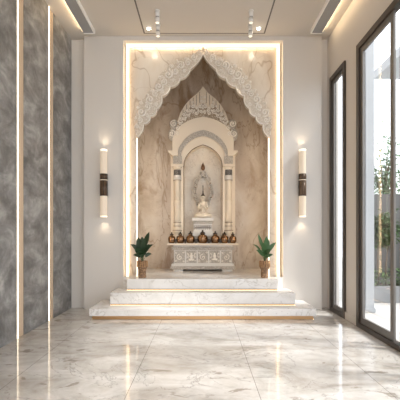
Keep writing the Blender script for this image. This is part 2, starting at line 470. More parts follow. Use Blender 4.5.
outline = [(xa0, Z0), (xa0, zt), (xa1, zt), (xa1, Z0), (Rc[-1][0], Z0)] + list(reversed(Rc)) + Lc[1:] + [(Lc[-1][0], Z0)]
arch = thing('arched_screen', 'cream marble screen with a scalloped pointed arch opening in front of the shrine', 'arch screen', (cx, PYF, Z0))
MB().prism(outline, PYF, PYB).obj('marble_face', M['arch_marble'], arch)
# carved lace border following the arch on both sides
outer_half = [(0, 47), (9, 54), (18, 58.5), (27, 62), (36, 67.5), (44, 77), (50, 88), (56, 95), (62, 101), (66.5, 110), (68.8, 122), (67.5, 137.5)]
def interp(pl, t):
    L = [0]
    for a, b in zip(pl, pl[1:]): L.append(L[-1]+math.dist(a, b))
    d = t*L[-1]
    for i in range(len(pl)-1):
        if d <= L[i+1]+1e-9:
            q = (d-L[i])/(L[i+1]-L[i]); return (pl[i][0]+(pl[i+1][0]-pl[i][0])*q, pl[i][1]+(pl[i+1][1]-pl[i][1])*q)
for side in (-1, 1):
    inner = Rc if side > 0 else Lc
    n = 110; outp = []
    for i in range(n+1):
        t = i/n; x, y = interp(outer_half, t); bump = 1.4*abs(math.sin(t*PI*11))
        ang = math.atan2(y-130, x); outp.append(A(203+side*(x+bump*math.cos(ang)*1.0-1), y+bump*math.sin(ang)))
    base = MB().prism(list(inner)+list(reversed(outp)), PYF-.014, PYF-.0005)
    b = base.obj('carved_border', M['lace'], arch)
    sp = MB(); N1 = 15
    for i in range(N1):
        t = (i+.6)/N1
        ox, oy = interp(outer_half, t); ix, iy = interp(half, t)
        for row, f in ((0, .62 if i % 2 else .50), (1, .14 if i % 2 else .92)):
            x = ix+(ox-ix)*f; y = iy+(oy-iy)*f
            wd = math.hypot(ox-ix, oy-iy)
            r = (min(4.3, wd*.36)*(1.0 if i % 2 else .82) if row == 0 else min(2.0, wd*.16))*PYF/F
            if r < .008: continue
            X, Z = A(203+side*x, y)
            sp.spiral(X, PYF-.020, Z, r, hand=side*(1 if (i+row) % 2 else -1), a0=random.uniform(0, 2*PI), turns=1.4, t=.19, n=18)
            if row == 0: sp.ball((X+random.uniform(-1, 1)*r, PYF-.018, Z+r*1.15), r*.30, .010, r*.30, u=7, v=5)
    sp.obj('scrollwork', M['scroll'], b)
# rolled bead along the arch edge
for pts in (Lc, Rc):
    m = MB(); m.tube([(x, PYF-.012, z) for x, z in pts], .0085, 6); m.obj('edge_bead', M['scroll'], arch)
# warm light frame between the wall opening and the screen
lf = thing('alcove_light_frame', 'warm glowing light frame along both sides and the top of the alcove opening', 'light strip', (cx, PYF, Z0))
yy0, yy1 = PYF-.022, PYF-.001
box('side_strip', M['led'], (xa0+.004, xa0+.050, yy0, yy1, .49, zt-.002), lf)
box('side_strip', M['led'], (xa1-.050, xa1-.004, yy0, yy1, .49, zt-.002), lf)
box('top_strip', M['led'], (xa0+.050, xa1-.050, yy0, yy1, zt-.052, zt-.002), lf)
for X, rz_ in ((xa0+.052, PI/2), (xa1-.052, -PI/2)):
    area('frame_glow', (X, PYF-.024, 2.3), (PI/2, 0, rz_), .02, 3.5, 3.2, (1, .70, .40)).visible_camera = True
area('frame_glow', (cx, PYF-.024, zt-.055), (0, 0, 0), 2.2, .02, 2.2, (1, .70, .40))
# thin light line on the inner edge of each arch leg
for px, lab in ((136.3, 'left'), (269.4, 'right')):
    X, _ = A(px, 100); zt2 = Lc[-1][1]
    s = 1 if px < 200 else -1
    o = box('arch_leg_light_strip', M['led_thin'], tuple(sorted((X+s*.001, X+s*.007)))+(PYF+.004, PYB, Z0+.001, zt2))
    tag(o, f'thin white light line on the inner edge of the arch screen\'s {lab} leg', 'light strip', 'thin light lines of the arch legs')

# added area lights, unseen behind the screen legs, brightening the rear of the alcove
for X, s_ in ((-1.12, 1), (1.15, -1)):
    area('screen_back_wash', (X, PYB+.03, 2.0), (PI/2, 0, 0), .04, 2.6, 9, WARM)
# ================================================================== ALTAR TABLE
AY = 6.42
def Q(px, py): return P(px, py, AY)
altar = thing('altar_table', 'long white carved stone altar table with a row of brass pots on it', 'altar', (Q(203, 0)[0], AY, Z0))
ax = lambda px: Q(px, 0)[0]
az = lambda py: Q(0, py)[1]
AB = 6.80
m = [box('foot', M['stone_white'], (ax(a), ax(b), AY-.005, AB, Z0, Z0+.03), altar, bev=.003) for a, b in ((173.5, 183), (222.5, 232.5))]
box('base_moulding', M['relief'], (ax(170.5), ax(235), AY-.04, AB, Z0+.03, az(266)), altar, bev=.012)
box('base_fillet', M['stone_white'], (ax(171.5), ax(234), AY-.03, AB, az(266), az(264)), altar, bev=.004)
box('body', M['stone_white'], (ax(174), ax(232), AY, AB, az(264), az(250)), altar)
box('upper_moulding', M['relief'], (ax(172), ax(234), AY-.03, AB, az(250), az(246.6)), altar, bev=.006)
box('neck', M['stone_white'], (ax(173.5), ax(232.5), AY-.015, AB, az(246.6), .955), altar, bev=.004)
SHZ = .985
box('shelf', M['stone'], (ax(167.5), ax(238), AY-.10, AB, .955, SHZ), altar, bev=.006)
pw = (232-174)/5
for i in range(5):
    a, b = 174+i*pw+.7, 174+(i+1)*pw-.7
    pn = box('carved_panel', M['relief'], (ax(a), ax(b), AY-.012, AY, az(263), az(250.8)), altar)
    m = MB(); xc = (ax(a)+ax(b))/2; zc = (az(263)+az(250.8))/2
    if i % 2 == 0:
        m.spiral(xc, AY-.018, zc-.004, .058, hand=1 if i < 4 else -1, a0=PI*.5, turns=1.25, t=.14, n=22)
        for sx in (-1, 1):
            for sz in (-1, 1): m.spiral(xc+sx*.068, AY-.015, zc+sz*.076, .020, hand=sx*sz, t=.2)
    else:   # small standing figure relief between leaves
        m.ball((xc, AY-.02, zc+.055), .020, .012, .022); m.ball((xc, AY-.018, zc+.008), .028, .012, .040)
        m.ball((xc-.022, AY-.018, zc-.045), .030, .011, .020); m.ball((xc+.022, AY-.018, zc-.045), .030, .011, .020)
        for sx in (-1, 1):
            m.tube([(xc+sx*.022, AY-.018, zc+.03), (xc+sx*.055, AY-.016, zc+.0), (xc+sx*.050, AY-.016, zc+.06)], .007, 5)
            for k in range(3): m.spiral(xc+sx*.068, AY-.015, zc-.07+k*.065, .016, hand=sx, t=.22)
    m.obj('relief_figure' if i % 2 else 'relief_scroll', M['scroll'], pn)
for k in range(6):
    xx = ax(174+k*pw); 
    box('stile', M['stone_white'], (xx-.012 if k else xx, xx+.012 if k < 5 else xx, AY-.020, AY, az(264), az(250)), altar, bev=.002)

# ================================================================== SHRINE (aedicule) behind the altar shelf
SY = 6.62
def S(px, py): return P(px, py, SY)
sxx = lambda dx: S(203+dx, 0)[0]
szz = lambda py: S(0, py)[1]
SC = SY/F
shr = thing('stone_shrine', 'tall cream stone shrine with two columns, a pointed arch and a carved crest', 'shrine', (sxx(0), SY, SHZ))
def curve(w, base, apex, k=.12, n=28, foot=None):
    h = base-apex; pts = []
    if foot: pts.append((-w, foot))
    for i in range(n+1):
        a = PI-PI*i/n; c, s_ = math.cos(a), math.sin(a)
        pts.append((w*c, base-h*((1-k)*s_+k*(1-abs(c)))))
    if foot: pts.append((w, foot))
    return [(sxx(x), szz(y)) for x, y in pts]
WALLB = 6.86
c_plain = curve(30.6, 141, 117.2, .12, foot=151.6)
c_carv = curve(25.2, 156, 130.7, .15, foot=157)
c_in = curve(21.6, 157.5, 137, .15, foot=158)
c_open = curve(19.0, 165, 145.2, .2, foot=166)
def pad(a, b): return (a, b) if len(a) == len(b) else (a, b)
c_carv2 = curve(25.2, 156, 130.7, .15, foot=164.5); c_in2 = curve(21.6, 157.5, 137, .15, foot=164.5); c_open2 = curve(19.0, 165, 145.2, .2, foot=166)
c_plain2 = curve(30.6, 141, 117.2, .12, foot=156)
MB().ribbon(c_plain2, c_carv2, 6.60, WALLB).obj('arch_hood', M['stone'], shr)
MB().ribbon(c_carv2, c_in2, 6.575, WALLB).obj('carved_arch_band', M['relief'], shr)
MB().ribbon(c_in2, c_open2, 6.60, WALLB).obj('inner_arch', M['stone'], shr)
m = MB(); m.tube([(x, 6.598, z) for x, z in c_open2], .006, 6); m.obj('arch_line', M['bronze_rib'], shr)
m = MB(); m.tube([(x, 6.575, z) for x, z in c_in2], .007, 6); m.obj('arch_bead', M['stone'], shr)
# back panel of the shrine niche
bp = curve(20.2, 164, 143.5, .2)
MB().prism(bp+[(sxx(20.2), SHZ), (sxx(-20.2), SHZ)], 6.80, WALLB).obj('back_panel', M['shrine_back'], shr)
for s in (-1, 1):
    # jamb between column and niche
    a, b = sorted((sxx(s*19.0), sxx(s*22.4))); box('jamb', M['stone'], (a, b, 6.61, WALLB, SHZ, szz(165)), shr)
    a, b = sorted((sxx(s*19.0), sxx(s*19.5))); box('jamb_line', M['bronze_rib'], (a, b, 6.602, 6.612, SHZ, szz(166)), shr)
    # outer pilaster
    a, b = sorted((sxx(s*29), sxx(s*32.4))); box('pilaster', M['stone'], (a, b, 6.66, WALLB, SHZ, szz(152)), shr, bev=.004)
    # capital: cap slab, carved neck, cap block
    capx = s*27.2
    def trap(w0, w1, y0, y1, cxx=capx): return [(sxx(cxx-w0), szz(y0)), (sxx(cxx+w0), szz(y0)), (sxx(cxx+w1), szz(y1)), (sxx(cxx-w1), szz(y1))]
    cp = MB().prism([(sxx(s*21.6), szz(157)), (sxx(s*31), szz(157)), (sxx(s*34.2), szz(151.4)), (sxx(s*21.6), szz(151.4))] if 0 else
                    [(sxx(s*24.6), szz(156.6)), (sxx(s*30.6), szz(156.6)), (sxx(s*32.6), szz(154.5)), (sxx(s*34.4), szz(153)), (sxx(s*34.4), szz(151.4)), (sxx(s*24.6), szz(151.4))], 6.54, WALLB).obj('cap_slab', M['stone'], shr)
    a, b = sorted((sxx(s*21.2), sxx(s*29.6))); box('capital', M['relief'], (a, b, 6.565, WALLB, szz(164.5), szz(156.6)), shr)
    a, b = sorted((sxx(s*19.6), sxx(s*31.4))); box('cap_block', M['stone'], (a, b, 6.545, 6.70, szz(167.2), szz(164.5)), shr, bev=.006)
    # round column
    X = sxx(s*25.6)
    col = MB().lathe(X, SY, [(r*SC, szz(y)) for r, y in ((4.2, 180), (3.8, 180.2), (3.15, 181), (3.1, 200), (3.5, 200.3), (3.5, 202), (3.15, 202.4), (3.2, 221), (3.7, 221.3), (3.7, 222), (3.3, 222.4), (3.3, 224.6),
        (3.8, 225), (3.8, 226), (3.4, 226.4), (3.5, 229.8), (4.5, 230.3), (4.5, 232), (4.0, 232.6), (3.6, 235), (4.4, 238.5), (5.0, 239), (5.0, 242.2))]+[(5.0*SC, SHZ)], 24).obj('column', M['stone'], shr)
    MB().lathe(X, SY, [(r*SC, szz(y)) for r, y in ((4.6, 167.2), (4.2, 168.6), (3.4, 169.4), (3.3, 170))], 24).obj('column_neck', M['stone'], col)
    MB().lathe(X, SY, [(r*SC, szz(y)) for r, y in ((3.3, 170), (3.6, 170.4), (3.6, 175.2), (3.7, 175.6))], 24).obj('carved_band', M['band_dark'], col)
    MB().lathe(X, SY, [(r*SC, szz(y)) for r, y in ((3.7, 175.6), (4.0, 176), (4.0, 179), (4.2, 180))], 24).obj('collar', M['stone_white'], col)
    for yy in (180.2, 222.2, 225.8, 230.2):
        MB().lathe(X, SY, [(3.95*SC, szz(yy+.45)), (4.0*SC, szz(yy))] if yy < 230 else [(4.6*SC, szz(yy+.45)), (4.65*SC, szz(yy))], 24).obj('dark_ring', M['bronze_rib'], col)
# crest
half_c = [(0, 86.0), (2.2, 89.2), (5.6, 93), (12.5, 98.6), (18.5, 105.5), (23, 113), (25.6, 121), (28, 126), (29, 132), (29.5, 140)]
inner_c = c_plain
crest_out = [(sxx(-x), szz(y)) for x, y in reversed(half_c)] + [(sxx(x), szz(y)) for x, y in half_c[1:]]
inn = curve(30.2, 141, 117.4, .12)
inn = [p for p in inn if abs(p[0]-sxx(0)) < 29.2*SC]
MB().prism(crest_out+list(reversed(inn)), 6.63, WALLB).obj('crest', M['stone'], shr)
crest = shr.children[-1]
# carved ground of the crest: a lower band of dense relief
low = []
for x, y in [(28.6, 139), (28, 130), (25.5, 122.5), (22.5, 117), (18, 112.0), (13.5, 108.5), (12, 105), (9, 106.5), (6.5, 110), (3.5, 106.5), (0, 103.5)]: low.append((x, y))
lowo = [(sxx(-x), szz(y)) for x, y in low] + [(sxx(x), szz(y)) for x, y in reversed(low[:-1])]
MB().prism(lowo+list(reversed(inn)), 6.612, 6.63).obj('carved_ground', M['relief_deep'], crest)
m = MB()
for s in (-1, 1):
    for k, (x, ya, yb) in enumerate(((3.4, 91.5, 103), (6.6, 95, 105), (9.8, 97.5, 104), (13.0, 100.5, 106), (16.4, 104.5, 109.5), (20, 109.5, 113.5))):
        MB().tube([(sxx(s*x), 6.628, szz(ya)), (sxx(s*x), 6.628, szz(yb))], .0045, 5).obj('flute_line', M['groove_brown'], crest)
m = MB()
for s in (-1, 1):
    for dx, py, r, hd in ((1.9, 97.5, 1.5, 1), (1.9, 101.5, 1.7, -1), (2.6, 106.5, 2.4, 1), (6.2, 108.5, 1.9, -1), (10.0, 106.5, 2.3, 1), (11.2, 111.5, 2.3, -1), (6.6, 113.2, 2.2, 1),
                           (2.0, 112, 1.9, -1), (15.2, 110.8, 2.2, 1), (15.0, 115.6, 2.0, -1), (18.8, 114.6, 2.3, 1), (19.0, 119.4, 2.1, -1), (22.4, 119.0, 2.2, 1),
                           (22.8, 124.0, 2.1, -1), (25.4, 128.2, 2.3, 1), (26.6, 133.4, 2.2, -1), (10.6, 102.6, 1.3, 1)):
        m.spiral(sxx(s*dx), 6.606, szz(py), r*SC, hand=s*hd, a0=hd*1.2, turns=1.35, t=.22, n=14)
    for dx, py in ((4.4, 110.6), (8.6, 110.6), (13.0, 113.6), (16.9, 117.6), (20.6, 122), (24.2, 121.6), (13.2, 106.4), (0, 108.6), (8.4, 105.2)):
        m.ball((sxx(s*dx), 6.612, szz(py)), .016, .012, .022, u=7, v=5)
m.obj('crest_scrollwork', M['scroll'], crest)
for s in (-1, 1):
    m = MB()
    for dx, py, r, rz in ((29.3, 124.2, 4.2, 5.2), (30.6, 134.5, 4.4, 6.4)):
        m.ball((sxx(s*dx), 6.64, szz(py)), r*SC, .045, rz*SC, u=18, v=12)
    v = m.obj('volute', M['relief'], crest)
    m = MB()
    m.spiral(sxx(s*29.4), 6.592, szz(124.2), 3.4*SC, hand=-s, a0=1, turns=1.5, t=.18, n=20); m.spiral(sxx(s*30.8), 6.592, szz(134), 3.6*SC, hand=s, a0=2, turns=1.5, t=.18, n=20)
    m.obj('volute_scroll', M['scroll'], v)

# ================================================================== PEDESTAL and DEITY
TY = 6.62
def T(px, py): return P(px, py, TY)
tx = lambda px: T(px, 0)[0]
tz = lambda py: T(0, py)[1]
ped = thing('statue_pedestal', 'small stepped white stone pedestal carved with a fret, under the seated figure', 'pedestal', (tx(202.8), TY, SHZ))
PC = 202.8
def pb(name, hw, y0, y1, mat, dep=.10, bev=.004):
    return box(name, mat, (tx(PC-hw), tx(PC+hw), TY-dep, TY+.09, y0 if y0 < 2 and y0 > .9 else tz(y0), tz(y1)), ped, bev=bev)
pb('base', 10.6, SHZ, 236, M['relief'], .12); pb('lower_moulding', 10.0, 236, 231.2, M['stone_white'], .115, .006)
pb('body', 9.0, 231.2, 224, M['stone_white'], .10); pb('upper_moulding', 9.6, 224, 221, M['relief'], .11); pb('top_slab', 10.6, 221, 218, M['stone_white'], .125)
m = MB(); yy = TY-.104
zb, ztp = tz(229.8), tz(225.4); hgt = ztp-zb
for k in range(8):
    xx = tx(PC-8)+k*(tx(PC+8)-tx(PC-8))/7.6; ww = .026
    for pts in ([(0, 0), (0, 1), (1, 1), (1, .3), (.45, .3), (.45, .7)],):
        m.tube([(xx+ww*a, yy, zb+hgt*b) for a, b in pts], .0035, 4)
m.obj('fret_relief', M['bronze_rib'], ped)

PZ = tz(218)
dz = .0
statue = thing('deity_statue', 'ivory seated cross-legged figure with a tall dark spire crown on the pedestal', 'statue', (tx(203), TY, PZ))
def skin(name, verts, edges, radii, mat, parent, sub=2, root=0):
    org = ORG[parent]
    me = bpy.data.meshes.new(name); me.from_pydata([Vector(v)-org for v in verts], edges, []); me.materials.append(mat)
    o = bpy.data.objects.new(name, me); C.objects.link(o); o.parent = parent; ORG[o] = org.copy()
    sk = o.modifiers.new('skin', 'SKIN'); sk.use_smooth_shade = True
    if not me.skin_vertices: me.skin_vertices.new()
    for i, r in enumerate(radii):
        sv = me.skin_vertices[0].data[i]; sv.radius = (r, r) if isinstance(r, (int, float)) else r; sv.use_root = (i == root)
    ss = o.modifiers.new('sub', 'SUBSURF'); ss.levels = sub; ss.render_levels = sub
    return o
fx, fy, fz = tx(203), TY, PZ
V = []; E = []; R = []
def v(x, y, z, r, link=None):
    V.append((fx+x, fy+y, fz+z)); R.append(r)
    if link is not None: E.append((link, len(V)-1))
    return len(V)-1
pel = v(0, .0, .050, (.058, .045)); 
wst = v(0, .0, .115, (.043, .034), pel); chest = v(0, -.002, .195, (.056, .036), wst); neckb = v(0, 0, .248, (.030, .025), chest)
neck = v(0, -.004, .268, .022, neckb); hd = v(0, -.008, .308, (.046, .048), neck); top = v(0, -.004, .345, (.034, .036), hd)
for s in (-1, 1):
    hip = v(s*.050, -.01, .042, .045, pel); knee = v(s*.125, -.055, .034, .036, hip)
    shin = v(s*.050, -.108, .026, .027, knee); foot = v(-s*.035, -.115+.012*s, .024+.006*s, .020, shin); v(-s*.072, -.105, .026, .014, foot)
    sh = v(s*.056, 0, .222, .027, chest); el = v(s*.078, -.036, .140, .021, sh); wr = v(s*.040, -.082, .150, .014, el)
    palm = v(s*.016, -.092, .168, (.011, .013), wr)
body = skin('body', V, E, R, M['stone_fig'], statue)
# five slim fingers on each hand, joined in prayer at the chest
for s in (-1, 1):
    m = MB()
    for k, ln in enumerate((.026, .031, .033, .030)):
        yk = -.106+k*.008
        m.tube([(fx+s*.010, fy+yk, fz+.172), (fx+s*.007, fy+yk-.001, fz+.172+ln*.6), (fx+s*.003, fy+yk-.001, fz+.174+ln)], .0042, 6, lambda t: 1-.35*t)
    m.tube([(fx+s*.014, fy-.080, fz+.160), (fx+s*.010, fy-.078, fz+.176), (fx+s*.005, fy-.082, fz+.186)], .0046, 6, lambda t: 1-.3*t)
    m.obj('hand', M['stone_fig'], statue)
# face: eyes, nose, mouth, ears
m = MB(); fcy = fy-.049
m.ball((fx, fcy-.003, fz+.306), .005, .006, .010)
m.obj('nose', M['stone_fig'], statue)
for s in (-1, 1):
    MB().ball((fx+s*.012, fcy+.002, fz+.313), .006, .003, .003).obj('eye', M['bronze_rib'], statue)
    MB().ball((fx+s*.040, fy-.006, fz+.302), .005, .008, .018).obj('ear', M['stone_fig'], statue)
MB().ball((fx, fcy+.001, fz+.293), .009, .003, .0025).obj('mouth', M['bronze_rib'], statue)
# folded cloth over the chest and lap
m = MB()
m.tube([(fx-.060, fy-.022, fz+.232), (fx-.02, fy-.045, fz+.19), (fx+.025, fy-.044, fz+.145), (fx+.052, fy-.035, fz+.11)], .010, 6)
m.tube([(fx-.10, fy-.085, fz+.058), (fx, fy-.125, fz+.050), (fx+.10, fy-.085, fz+.058)], .012, 6)
m.tube([(fx+.062, fy-.015, fz+.235), (fx+.045, fy-.038, fz+.20), (fx+.03, fy-.044, fz+.155)], .008, 6)
m.obj('robe_fold', M['stone_fig'], statue)
m = MB().lathe(fx, fy, [(.036, fz+.322), (.034, fz+.338), (.030, fz+.350), (.022, fz+.362), (.012, fz+.378), (.010, fz+.40), (.012, fz+.408), (.007, fz+.42), (.005, fz+.47), (.008, fz+.478), (.002, fz+.51)], 16)
m.obj('spire_crown', M['bronze'], statue)

# halo ring of silver leaves standing behind the figure, with the flame on its top
HY = 6.74
def Hh(px, py): return P(px, py, HY)
halo = thing('openwork_halo', 'pointed openwork silver ring of curled leaves standing behind the seated figure', 'halo', (Hh(203, 0)[0], HY, Hh(0, 214)[1]))
ringpts = []
for i in range(61):
    a = 2*PI*i/60
    x = 8.6*math.sin(a); yv = 190.5-17*math.cos(a)
    if math.cos(a) > 0: x *= (1-.42*math.cos(a)**1.5)
    ringpts.append((x, yv))
m = MB(); m.tube([(Hh(203+x, 0)[0], HY, Hh(0, y)[1]) for x, y in ringpts], .020, 8)
rg = m.obj('ring', M['bronze_rib'], halo)
m = MB()
for i in range(0, 60, 2):
    x, y = ringpts[i]; X, Z = Hh(203+x, y)
    m.spiral(X, HY-.030, Z, .040 if i % 4 else .048, hand=1 if i < 30 else -1, a0=i*.7, turns=1.1, t=.28, n=10)
m.obj('curled_leaf', M['silver2'], rg)
# plain backing post linking halo to the pedestal
X0 = Hh(203, 0)[0]
box('post', M['stone'], (X0-.012, X0+.012, HY+.021, HY+.04, SHZ, Hh(0, 206)[1]), halo)
X, Zt = Hh(203, 173.5)
statue.scale = (1.08, 1.08, 1.2)
fin = MB().lathe(X, HY, [(.022, Zt-.02), (.03, Zt), (.022, Zt+.012), (.010, Zt+.025), (.010, Zt+.045), (.020, Zt+.052)], 14).obj('finial_base', M['stone'], halo)
MB().lathe(X, HY, [(.012, Zt+.052), (.034, Zt+.078), (.040, Zt+.105), (.032, Zt+.135), (.018, Zt+.165), (.008, Zt+.19), (.002, Zt+.21)], 14).obj('flame_finial', M['flame'], halo)

# ================================================================== BRASS POTS on the shelf
BY = 6.40
def brass_pot(px, wpx, hpx, label):
    s = BY/F; X = (px-VX)*s; r = wpx*s/2; h = hpx*s
    t = thing('brass_pot', label, 'pot', (X, BY, SHZ), 'row of brass pots on the altar shelf')
    MB().lathe(X, BY, [(r*k, SHZ+h*q) for k, q in ((.66, 0), (.74, .03), (.90, .14), (1.0, .30), (1.0, .44), (.90, .56), (.66, .64), (.40, .68), (.36, .71), (.50, .74))], 24).obj('body', M['pot_brass'], t)
    b = MB().lathe(X, BY, [(r*k, SHZ+h*q) for k, q in ((.52, .74), (.52, .78), (.38, .85), (.18, .90), (.14, .92))], 18).obj('lid', M['bronze'], t)
    MB().ball((X, BY, SHZ+h*.95), r*.20, u=10, v=8).obj('knob', M['bronze'], b)
    return t
places = ((171.8, 7.4, 11, 'brass pot at the left end of the altar shelf'), (180.3, 8.2, 11.5, 'brass pot on the altar shelf, second from its left end'),
          (190.4, 8.8, 12, 'brass pot on the altar shelf, just left of the middle one'), (202.6, 10.4, 13, 'largest brass pot, in the middle of the altar shelf'),
          (215.2, 8.8, 12, 'brass pot on the altar shelf, just right of the middle one'), (224.4, 8.2, 11.5, 'brass pot on the altar shelf, second from its right end'),
          (232.8, 7.4, 11, 'brass pot at the right end of the altar shelf'))
for p in places: brass_pot(*p)
names = ['between the left end pot and the second', 'between the second and third pots from the left', 'just left of the largest middle pot',
         'just right of the largest middle pot', 'between the second and third pots from the right', 'between the right end pot and the second']
for i, px in enumerate((176.0, 185.3, 196.3, 209.0, 220.0, 228.8)):
    s = BY/F; X = (px-VX)*s; r = .036 if i in (2, 3) else .024
    t = thing('offering_cup', 'small dark offering cup '+names[i], 'cup', (X, BY-.035, SHZ), 'dark offering cups between the brass pots')
    MB().lathe(X, BY-.035, [(r*.6, SHZ), (r*.5, SHZ+.008), (r*.8, SHZ+.025), (r, SHZ+.062), (r*.94, SHZ+.062), (r*.7, SHZ+.03)], 16, True).obj('bowl', M['dark'], t)
    m = MB()
    for k in range(5): m.ball((X+r*.45*math.cos(k*1.26), BY-.035+r*.45*math.sin(k*1.26), SHZ+.066), r*.38, u=7, v=5)
    m.obj('offering', M['dark'], t)

# ================================================================== POTTED PLANTS
def potted_plant(px, label, seed, leaves, mat, dk):
    rnd = random.Random(seed); Y = 5.44; s = Y/F; X = (px-VX)*s
    z = lambda py: Z0+(277.6-py)*s
    t = thing('potted_plant', label, 'plant', (X, Y, Z0), 'potted plants on the top step')
    ps = 3.7
    pot = MB().lathe(X, Y, [(ps*k*s, z(q)) for k, q in ((.90, 277.6), (1.0, 277.2), (.96, 276.2), (.95, 269.5), (1.18, 268.8), (1.22, 267.6), (1.42, 266.8), (1.36, 261.0), (1.42, 260.6), (1.25, 260.6), (1.2, 263))], 28).obj('pot', M['pot_brown'], t)
    m = MB()
    for k in range(18):
        a = 2*PI*k/18; m.tube([(X+1.42*ps*s*math.cos(a), Y+1.42*ps*s*math.sin(a), z(266.6)), (X+1.39*ps*s*math.cos(a), Y+1.39*ps*s*math.sin(a), z(261))], .0045, 5)
    m.obj('rib', M['brass'], pot)
    MB().lathe(X, Y, [(ps*1.2*s, z(263)), (ps*1.18*s, z(262.4))], 20).obj('soil', M['soil'], t)
    ctr = Vector((X, Y, z(262)))
    ms = MB(); ml = MB()
    for (tx_, ty_, ln, wd, curl, az_) in leaves:
        tip = Vector((X+tx_*s, Y+az_, z(ty_)))
        d = (tip-ctr); b0 = ctr+Vector((d.x*.30, d.y*.35, d.z*.50))
        ms.tube([ctr, (ctr+b0)/2+Vector((-(tx_)*s*.05, 0, 0)), b0], .006, 5, lambda q: 1-.4*q)
        dd = (tip-b0); ml.leaf(b0, dd.normalized()+Vector((0, 0, curl*.45)), dd.length*1.08, wd*s*1.15, curl*.9, 6, .3, (rnd.uniform(-.5, .5), -1, rnd.uniform(.1, .7)))
    ms.obj('stem', M['stem'], t); ml.obj('foliage', mat, t)
    return t
L1 = [(7.0, 233, 0, 5.0, .1, -.05), (-3.5, 238, 0, 5.5, .2, -.06), (-10.5, 243.5, 0, 4.0, .9, .0), (-8.5, 252.5, 0, 4.0, 1.3, -.06), (10.5, 243, 0, 3.0, 1.0, -.03), (9.5, 252, 0, 3.5, 1.3, .04),
      (-1, 237.5, 0, 5.5, .2, .06), (3.0, 239.5, 0, 5.0, .3, -.10), (-5.5, 247, 0, 5.5, .8, -.12), (4.5, 248, 0, 4.5, .9, -.12), (-2.5, 250, 0, 5.0, 1.0, -.14), (1.5, 246, 0, 5.0, .5, .12), (-6, 242, 0, 5, .5, .08), (0, 253, 0, 4, 1.2, -.13), (5.5, 244.5, 0, 4.5, .6, .10)]
L2 = [(-6.5, 235, 0, 3.2, .1, -.03), (1.5, 237.0, 0, 5.0, .3, -.05), (10.0, 242.5, 0, 3.8, .7, -.02), (-11.0, 243, 0, 1.8, 1.0, .02), (-8.5, 249, 0, 4.2, .9, -.07), (8.0, 252.5, 0, 3.4, 1.3, -.05),
      (4.5, 240, 0, 4.5, .4, .06), (-2.5, 243, 0, 4.5, .5, -.09), (3.5, 248, 0, 4.5, .9, -.12), (-3.5, 250, 0, 3.5, 1.0, -.12), (6.5, 247, 0, 4.0, .8, .09), (0.5, 244, 0, 4.5, .5, .10), (2, 253, 0, 3.5, 1.2, -.12)]
potted_plant(142.4, 'leafy dark green plant in a ribbed brass pot, left end of the top step', 3, L1, M['leaf'], 1)
potted_plant(264.6, 'leafy mid green plant in a ribbed brass pot, right end of the top step', 5, L2, M['leaf2'], 0)

# ================================================================== SCONCES
def sconce(px, label):
    Y = 5.43; s = Y/F; X = (px-VX)*s; z = lambda py: EYE+(VY-py)*s
    t = thing('wall_sconce', label, 'wall lamp', (X, YB, z(185)), 'tubular wall lamps on the piers')
    r = 3.3*s
    MB().lathe(X, Y, [(r*.92, z(196)), (r*.92, z(174))], 20).obj('lamp_core', M['bronze'], t)
    for a, b, nm in ((174, 151.5, 'upper_tube'), (216, 196, 'lower_tube')):
        m = MB(); seg = 48
        for ra, rb in (((r), (r)),):
            bm = m.bm; rings = []
            for zz in (z(a), z(b)):
                rings.append([bm.verts.new((X+ra*(1+.05*(k % 2))*math.cos(2*PI*k/seg), Y+ra*(1+.05*(k % 2))*math.sin(2*PI*k/seg), zz)) for k in range(seg)])
            for k in range(seg): bm.faces.new((rings[0][k], rings[0][(k+1) % seg], rings[1][(k+1) % seg], rings[1][k]))
            bm.faces.new(rings[0]); bm.faces.new(list(reversed(rings[1])))
        tb = m.obj(nm, M['tube'], t)
    MB().lathe(X, Y, [(r*1.02, z(151.5)), (r*1.02, z(149.5))], 20).obj('top_cap', M['tube_cap'], t)
    MB().lathe(X, Y, [(r*1.0, z(217)), (r*1.0, z(216))], 20).obj('bottom_cap', M['tube_cap'], t)
    m = MB(); R_ = r*1.16
    m.lathe(X, Y, [(R_, z(196)), (R_, z(180.6))], 28); m.lathe(X, Y, [(R_, z(179.8)), (R_, z(174))], 28)
    band = m.obj('bronze_band', M['bronze'], t)
    m = MB()
    for k in range(-2, 3):
        a = -PI/2+k*.42; cxp, cyp = X+R_*math.cos(a), Y+R_*math.sin(a)
        m.box(cxp-.003, cxp+.003, cyp-.003, cyp+.003, z(195), z(181)); m.box(cxp-.003, cxp+.003, cyp-.003, cyp+.003, z(179), z(175))
    m.obj('bronze_rib', M['bronze_rib'], band)
    MB().lathe(X, Y, [(R_*.98, z(180.6)), (R_*.98, z(179.8))], 28).obj('light_gap', M['tube'], band)
    MB().box(X-.025, X+.025, Y, YB, z(190), z(182)).obj('wall_bracket', M['bronze'], t)
    spot('sconce_up', (X, Y, z(148)), (X, Y+.045, z(60)), 2.6, 100, 1, WARM, .02)
    spot('sconce_down', (X, Y, z(218.5)), (X, Y+.045, z(300)), 2.6, 100, 1, WARM, .02)
sconce(103.8, 'tubular bronze and lit glass wall lamp on the pier left of the alcove')
sconce(302.4, 'tubular bronze and lit glass wall lamp on the pier right of the alcove')

